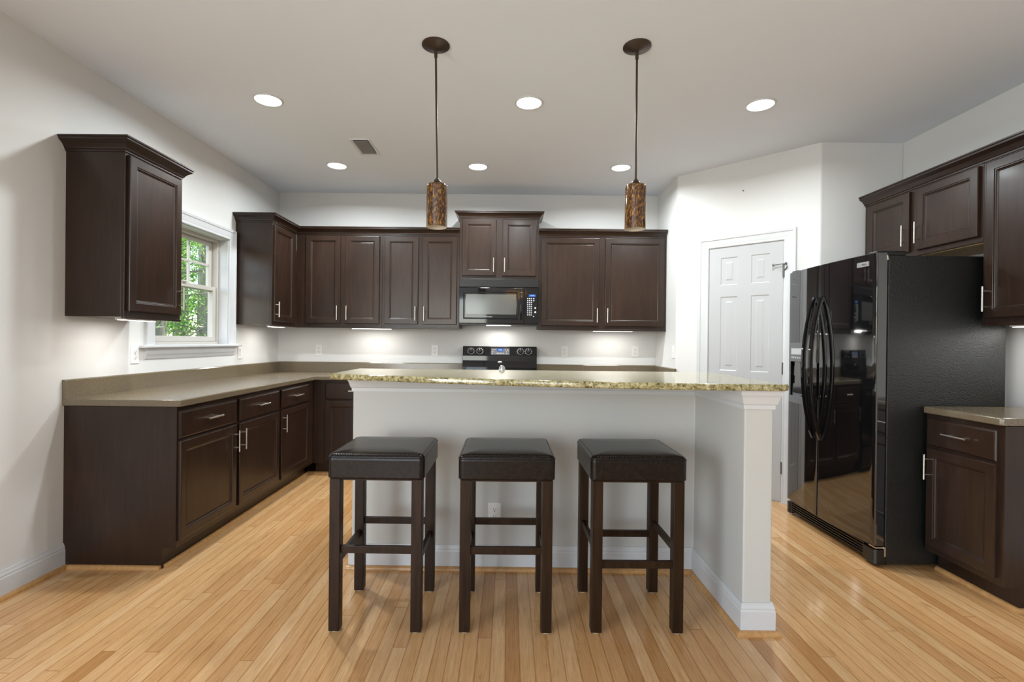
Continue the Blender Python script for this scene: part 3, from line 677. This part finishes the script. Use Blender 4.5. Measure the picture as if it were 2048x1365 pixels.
text('brand_mark', 'Whirlpool', .015, Matrix.Translation((.786, fy_(.786) - .0042, 1.717)) @ Matrix.Rotation(R(-4), 4, 'Z') @ FRONT, 'plastic_grey', bd)
b = MB()
b.box(.03, W - .03, -.030, 0, .025, .112)
for k in range(5): b.box(.05, W - .10, -.047, -.028, .032 + k * .016, .040 + k * .016, .001)
b.build('base_grille', 'black_satin', fg)
for x0, x1 in ((0, .045), (W - .10, W)):
    b = MB(); b.prism([(x0, .01), (x1, .01), (x1, -.045), (x1 - .012, -.058), (x0 + .006, -.058), (x0, -.05)], .015, .098, .004); b.build('corner_foot', 'black_satin', fg)
b = MB(); b.box(W - .06, W - .005, -.05, .0, .104, .112, .001); b.box(W - .006, W + .001, -.004, .004, .06, .112); b.build('lower_hinge', 'nickel', fg)
for x in (.055, W - .05):
    b = MB(); b.box(x - .035, x + .035, -.055, .11, 1.755, 1.785, .008, 3); b.build('hinge_cover', 'black_satin', fg)
b = MB(); b.tube([(W - .03, -.02, 1.757), (W + .0, -.006, 1.752), (W + .002, -.004, 1.73)], .0045); b.build('hinge_pin', 'nickel', fg)

# ------------------------------------------------------------------ stools
def stool_proto():
    t = thing('bar_stool', (0, 0, 0), 'x', 'stool')
    # seat cushion
    s_ = MB(); bb = bmesh.new(); prev = None; first_ring = None
    for ins, z in ((.10, .656), (.012, .656), (.004, .658), (0, .664), (0, .667), (0, .738), (0, .741), (.0012, .7435), (.0018, .7475), (.0010, .7505), (.0022, .7545), (.006, .7590), (.012, .7625), (.020, .7648), (.045, .7680), (.08, .7700), (.13, .7712)):
        hh = .206 - ins; rc = max(.022 - ins * .3, .010); ring = []
        for cx, cy, a0 in ((1, 1, 0), (-1, 1, 90), (-1, -1, 180), (1, -1, 270)):
            for q in range(7): a = R(a0 + q * 15); ring.append(bb.verts.new((cx * (hh - rc) + rc * math.cos(a), cy * (hh - rc) + rc * math.sin(a), z)))
        if prev:
            for q in range(28): bb.faces.new((prev[q], prev[(q + 1) % 28], ring[(q + 1) % 28], ring[q]))
        else: bb.faces.new(ring[::-1])
        prev = ring
    bb.faces.new(prev); bmesh.ops.recalc_face_normals(bb, faces=bb.faces[:])
    s_.add(bb); seat = s_.build('seat', 'leather', t, smooth=True)
    b = MB(); h = .2045; k = .02; ring = []
    for cx, cy, a0 in ((h - k, h - k, 0), (-h + k, h - k, 90), (-h + k, -h + k, 180), (h - k, -h + k, 270)):
        for q in range(6): a = R(a0 + q * 18); ring.append((cx + (k + .0008) * math.cos(a), cy + (k + .0008) * math.sin(a)))
    b.sweep([(-.0012, .7455), (.0022, .7462), (.0028, .7478), (.0022, .7494), (-.0012, .75)], ring, closed=True, side=1); b.build('seam', 'leather', seat, smooth=True)
    b = MB(); tot = 34
    for sx, sy in ((0, -1), (0, 1), (1, 0), (-1, 0)):
        for q in range(tot):
            u = -.175 + .35 * q / (tot - 1); x, y = (u, sy * (h - .0085)) if sx == 0 else (sx * (h - .0085), u)
            b.box(x - (.0028 if sx == 0 else .0008), x + (.0028 if sx == 0 else .0008), y - (.0028 if sx else .0008), y + (.0028 if sx else .0008), .7605, .7628)
    b.build('stitching', 'stitch', seat)
    L = .1975; w = .046
    for sx in (-1, 1):
        for sy in (-1, 1):
            b = MB(); x0, x1 = sorted((sx * L, sx * (L - w))); y0, y1 = sorted((sy * L, sy * (L - w)))
            bb = bmesh.new(); bmesh.ops.create_cube(bb, size=1)
            for v in bb.verts:
                lo = v.co.z < 0; cx, cy = (x0 + x1) / 2, (y0 + y1) / 2
                v.co = Vector((cx + v.co.x * w, cy + v.co.y * w, .0065 if lo else .656))
            bmesh.ops.bevel(bb, geom=bb.edges[:], offset=.003, segments=2, profile=.5, affect='EDGES')
            b.add(bb); lg = b.build('leg', 'stool_wood', t)
            b = MB(); b.cyl(((x0 + x1) / 2, (y0 + y1) / 2, 0), ((x0 + x1) / 2, (y0 + y1) / 2, .007), .016); b.build('floor_pad', 'thread_pad', lg)
    i = L - w + .002
    for s in (-1, 1):
        yc = s * (L - w / 2); b = MB(); b.box(-i, i, yc - .009, yc + .009, .334, .366, .002); b.build('stretcher', 'stool_wood', t)
        b = MB(); b.box(yc - .009, yc + .009, -i, i, .277, .309, .002); b.build('stretcher', 'stool_wood', t)
    b = MB(); 
    for s in (-1, 1): yc = s * (L - w / 2); b.box(-i, i, yc - .009, yc + .009, .648, .657); b.box(yc - .009, yc + .009, -i, i, .648, .657)
    b.build('seat_apron', 'stool_wood', t)
    return t
st = stool_proto()
st['group'] = 'bar stools at the island'; st.location = (-.556, 2.317, 0); st.rotation_euler[2] = R(-.3)
st['label'] = 'leftmost square dark leather bar stool with espresso legs at the island'
s2 = dup(st); s2.location = (-.003, 2.322, 0); s2.rotation_euler[2] = R(180.5); s2['label'] = 'middle dark leather bar stool of the three, in front of the island outlet'
s3 = dup(st); s3.location = (.560, 2.332, 0); s3.rotation_euler[2] = R(90.8); s3['label'] = 'rightmost dark leather bar stool, beside the island end post'

# ------------------------------------------------------------------ outlets
def outlet_proto():
    t = thing('electrical_outlet', (0, 0, 0), 'x', 'outlet')
    b = MB(); b.box(-.035, .035, -.005, 0, -.0572, .0572, .002, 2); b.build('cover_plate', 'white_plastic', t)
    for z in (.0195, -.0195):
        b = MB(); pts = []
        for a in range(0, 360, 15):
            x, y = .0172 * math.cos(R(a)), .0172 * math.sin(R(a)); pts.append((x, max(-.0135, min(.0135, y))))
        b.prism(pts, 0, .0018, X=Matrix.Translation((0, -.005, z)) @ FRONT); rc = b.build('receptacle', 'white_plastic', t)
        b = MB(); b.box(-.0075, -.0052, -.0072, -.0066, z - .001, z + .008); b.box(.0052, .0075, -.0072, -.0066, z - .001, z + .007); b.cyl((0, -.0066, z - .007), (0, -.0072, z - .007), .0028, n=10); b.build('slots', 'slot_dark', rc)
    b = MB(); b.cyl((0, -.005, 0), (0, -.0062, 0), .003, n=10); b.build('screw', 'nickel', t)
    return t
op = outlet_proto(); first = True
OUT = [((XL, 3.192, 1.138), 90, 'white outlet on the left wall, just left of the window sill'),
       ((XL, 4.445, 1.125), 90, 'white outlet on the left wall, just right of the window sill'),
       ((-1.968, YB, 1.14), 0, 'white outlet on the back wall nearest the left corner'),
       ((-.763, YB, 1.148), 0, 'white outlet on the back wall just left of the range'),
       ((.580, YB, 1.150), 0, 'white outlet on the back wall just right of the range'),
       ((1.310, YB, 1.157), 0, 'white outlet on the back wall nearest the right corner'),
       ((-.066, IY0, .308), 0, 'white outlet low on the island wall behind the middle stool')]
for loc, rz, lab_ in OUT:
    o = op if first else dup(op); first = False
    o.location = loc; o.rotation_euler[2] = R(rz); o['label'] = lab_; o['group'] = 'white wall outlets'
sw = thing('light_switch', (PX, 4.632, 1.168), 'white light switch on the short wall beside the pantry corner', 'switch', R(-90))
b = MB(); b.box(-.035, .035, -.005, 0, -.0572, .0572, .002); b.build('cover_plate', 'white_plastic', sw)
b = MB(); b.box(-.005, .005, -.012, -.004, -.004, .012, .002); b.build('toggle', 'white_plastic', sw)

# ------------------------------------------------------------------ ceiling fixtures
def can(x, y, lab_, proto=None):
    if proto is None:
        t = thing('recessed_light', (x, y, HC), lab_, 'ceiling light')
        b = MB(); b.lathe([(.074, -.001), (.080, -.008), (.088, -.007), (.092, -.0005), (.074, -.0005)], n=40); b.build('trim_ring', 'trim_white', t, smooth=True)
        b = MB(); b.lathe([(0, -.006), (.05, -.0055), (.0745, -.002), (.0745, -.0006), (0, -.0006)], n=40); b.build('lens', 'lens_glow', t, smooth=True)
    else:
        t = dup(proto); t.location = (x, y, HC); t['label'] = lab_
    t['group'] = 'recessed ceiling lights'
    light('recessed_lamp', 'AREA', (0, 0, -.012), (0, 0, 0), CAN_W, (.90, .97, 1), parent=t, shape='DISK', size=.13, spread=R(165))
    return t
CANS = [(-1.546, 3.18, 'lit recessed ceiling light, front row, left of both pendants'), (.113, 3.186, 'lit recessed ceiling light, front row, between the two pendants'), (1.582, 3.185, 'lit recessed ceiling light, front row, right of both pendants'),
        (-1.515, 4.368, 'lit recessed ceiling light, leftmost of the back row, by the air vent'), (-.283, 4.36, 'lit recessed ceiling light, back row, between the pendants'), (.959, 4.35, 'lit recessed ceiling light, back row, touching the right pendant rod')]
p0 = None
for x, y, lb in CANS:
    if p0 is None: p0 = can(x, y, lb)
    else:
        c = dup(p0); c.location = (x, y, HC); c['label'] = lb
# the lamp is one child, shared by every copy
vt = thing('ceiling_vent', (-1.148, 3.945, HC), 'small white louvred air vent in the ceiling left of the pendants', 'vent')
b = MB(); b.sweep([(0, 0), (.014, -.006), (.022, -.006), (.024, 0)], [(-.056, -.135), (-.056, .135), (.056, .135), (.056, -.135)], closed=True, side=-1); b.build('frame', 'trim_white', vt)
b = MB(); b.box(-.057, .057, -.136, .136, -.001, -.0002); b.build('duct_shadow', 'vent_dark', vt)  # flat dark sheet painted as the shade behind the louvres
b = MB()
for k in range(13): b.box(-.056, .056, -.0008, .0008, -.0055, .0055, X=Matrix.Translation((0, -.124 + k * .0207, -.005)) @ Matrix.Rotation(R(-32), 4, 'X'))
b.build('louvres', 'vent_slat', vt)

def pendant(x, y, xs, lab_, zt=2.052, zb=1.832):
    t = thing('pendant_light', (x, y, HC), lab_, 'pendant light', 0, 'tortoiseshell pendant lights')
    b = MB(); b.lathe([(0, -.026), (.012, -.025), (.03, -.020), (.052, -.013), (.066, -.008), (.071, -.006), (.071, 0), (0, 0)], n=40); b.build('canopy', 'bronze', t, smooth=True)
    dx = xs - x; zt_, zb_ = zt - HC, zb - HC
    b = MB(); b.cyl((0, 0, -.02), (dx * .06, 0, -.065), .0085); b.cyl((dx * .06, 0, -.06), (dx, 0, zt_ + .03), .0055); b.build('rod', 'bronze', t, smooth=True)
    b = MB(); b.lathe([(0, .034), (.008, .033), (.011, .028), (.021, .018), (.022, .012), (.018, .008), (.026, .003), (.030, -.001), (0, -.001)], X=Matrix.Translation((dx, 0, zt_))); b.build('cap', 'bronze', t, smooth=True)
    b = MB(); b.lathe([(.014, 0), (.047, 0), (.0525, -.006), (.0535, -.012), (.0535, zb_ - zt_), (.0515, zb_ - zt_), (.0515, -.010), (.046, -.003), (.014, -.003)], n=40, closed=True, X=Matrix.Translation((dx, 0, zt_)))
    sh = b.build('shade', 'tortoise_glass', t, smooth=True)
    b = MB(); b.lathe([(.0512, zb_ - zt_ + .0005), (.0512, -.012), (.045, -.005), (.0, -.005), (0, -.007), (.044, -.007), (.050, -.013), (.050, zb_ - zt_ + .0005)], n=40, closed=True, X=Matrix.Translation((dx, 0, zt_))); b.build('lining', 'shade_lining', sh, smooth=True)
    b = MB(); b.cyl((dx, 0, zt_ - .01), (dx, 0, zt_ - .05), .015); b.build('socket', 'white_plastic', t)
    b = MB(); b.lathe([(0, 0), (.013, 0), (.016, -.02), (.026, -.05), (.029, -.07), (.024, -.092), (.012, -.103), (0, -.105)], X=Matrix.Translation((dx, 0, zt_ - .05))); b.build('bulb', 'white_plastic', t, smooth=True)
    return t
pendant(-.391, 2.577, -.377, 'left tortoiseshell glass pendant light on a dark rod over the bar')
pendant(.643, 2.575, .644, 'right tortoiseshell glass pendant light on a dark rod over the bar', 2.058, 1.832)

dp_ = thing('added_pendant', (.15, -1.15, HC), 'added amber glass bowl pendant over the dining side, for a warm reflection in the microwave', 'pendant light')  # added unseen lamp, stands in for a warm reflection in the microwave
b = MB(); b.lathe([(0, -.03), (.05, -.02), (.065, 0), (0, 0)]); b.cyl((0, 0, -.02), (0, 0, -.38), .007); b.build('rod', 'bronze', dp_, smooth=True)
b = MB(); b.lathe([(0, -.62), (.08, -.612), (.15, -.58), (.20, -.53), (.23, -.46), (.225, -.46), (.195, -.525), (.145, -.572), (.08, -.603), (0, -.611)], n=40); b.build('bowl', 'amber_glow', dp_, smooth=True)
# under cabinet lights
def undercab(loc, rz, lab_, w=.40, e=1.05):
    t = thing('under_cabinet_light', loc, lab_, 'light', R(rz), 'under cabinet lights')
    b = MB(); b.box(-w / 2, w / 2, -.03, .03, -.014, 0, .003); b.build('housing', 'white_plastic', t)
    b = MB(); b.box(-w / 2 + .01, w / 2 - .01, -.022, .022, -.0155, -.0135); b.build('lens', 'bar_glow', t)
    light('under_cabinet_lamp', 'AREA', (0, .0, -.018), (0, 0, 0), e, (1, .97, .93), parent=t, shape='RECTANGLE', size=w - .04, size_y=.03)
undercab((-2.16, 2.90, 1.360), 90, 'white slim light bar under the lone left wall cabinet', .26)
undercab((-2.16, 4.64, Z0), 90, 'white slim light bar under the wall cabinet right of the window', .26)
undercab((-1.36, FYB + .10, Z0), 0, 'white slim light bar under the cabinets left of the microwave')
undercab((1.03, FYB + .10, Z0), 0, 'white slim light bar under the wide cabinet right of the microwave')
undercab((2.78, 2.56, Z0), -90, 'white slim light bar under the cabinet at the right edge')

# ------------------------------------------------------------------ outdoors
b = MB(); b.box(-30, -3.0, -5, 32, -.5, -.4); struct(b.build('ground', 'lawn'), 'green lawn outside the window', 'ground')
rnd = random.Random(4)
def tree(x, y, r_, h, lab_, crown_c, crown_r, nleaf, size, lean=0):
    t = thing('leafy_tree', (x, y, -.4), lab_, 'tree', group='trees outside the window')
    b = MB(); b.tube([(0, 0, 0), (lean * .3, .02, h * .3), (lean * .6, -.02, h * .6), (lean, 0, h)], [r_ * 1.2, r_, r_ * .8, r_ * .5], 14); b.build('trunk', 'bark', t, smooth=True)
    b = MB()
    for k in range(16):
        a = rnd.uniform(0, 6.28); z = rnd.uniform(1.1, h); L_ = rnd.uniform(.8, 1.8)
        b.tube([(lean * z / h, 0, z), (L_ * .5 * math.cos(a), L_ * .5 * math.sin(a), z + .15), (L_ * math.cos(a), L_ * math.sin(a), z + rnd.uniform(-.1, .5))], [.022, .013, .006], 6)
    b.build('branches', 'bark', t)
    verts, faces = [], []
    ncl = max(8, nleaf // 45)
    for c in range(ncl):
        while True:
            p = Vector((rnd.uniform(-1, 1), rnd.uniform(-1, 1), rnd.uniform(-1, 1)))
            if p.length < 1: break
        cc = Vector(crown_c) + Vector((p.x * crown_r[0], p.y * crown_r[1], p.z * crown_r[2]))
        for k in range(45):
            q = cc + Vector((rnd.gauss(0, .2), rnd.gauss(0, .2), rnd.gauss(0, .10)))
            e = Matrix.Rotation(rnd.uniform(0, 6.28), 3, 'Z') @ Matrix.Rotation(rnd.gauss(.3, .5), 3, 'X')
            s_ = size * rnd.uniform(.6, 1.3); i0 = len(verts)
            for a, c_ in ((0, -1), (.45, -.35), (.42, .3), (0, 1), (-.42, .3), (-.45, -.35)): verts.append(q + e @ Vector((a * s_, c_ * s_, .1 * s_ * abs(a))))
            faces.append(tuple(range(i0, i0 + 6)))
    me = bpy.data.meshes.new('foliage'); me.from_pydata([tuple(v) for v in verts], [], faces); me.materials.append(M['leaf'])
    o = bpy.data.objects.new('foliage', me); C.objects.link(o); o.parent = t; o['kind'] = 'stuff'
tree(-5.75, 8.10, .17, 5, 'nearest leafy tree outside the window, its mossy trunk low in the lower sash', (0, .1, 2.6), (.9, .9, 1.2), 2900, .03)
tree(-6.9, 11.2, .13, 6, 'slim leafy tree outside, showing at the right side of the window', (0, 0, 2.3), (1.3, 1.2, 1.9), 7500, .032, .1)
tree(-10.0, 15.2, .2, 8, 'distant leafy tree outside, filling the middle of the window view', (0, 0, 3), (2.6, 2.2, 3.2), 15000, .05)
tree(-15.5, 21.5, .25, 9, 'farthest leafy tree outside, seen through the upper sash', (0, 0, 3.4), (4, 4, 4), 13000, .075)
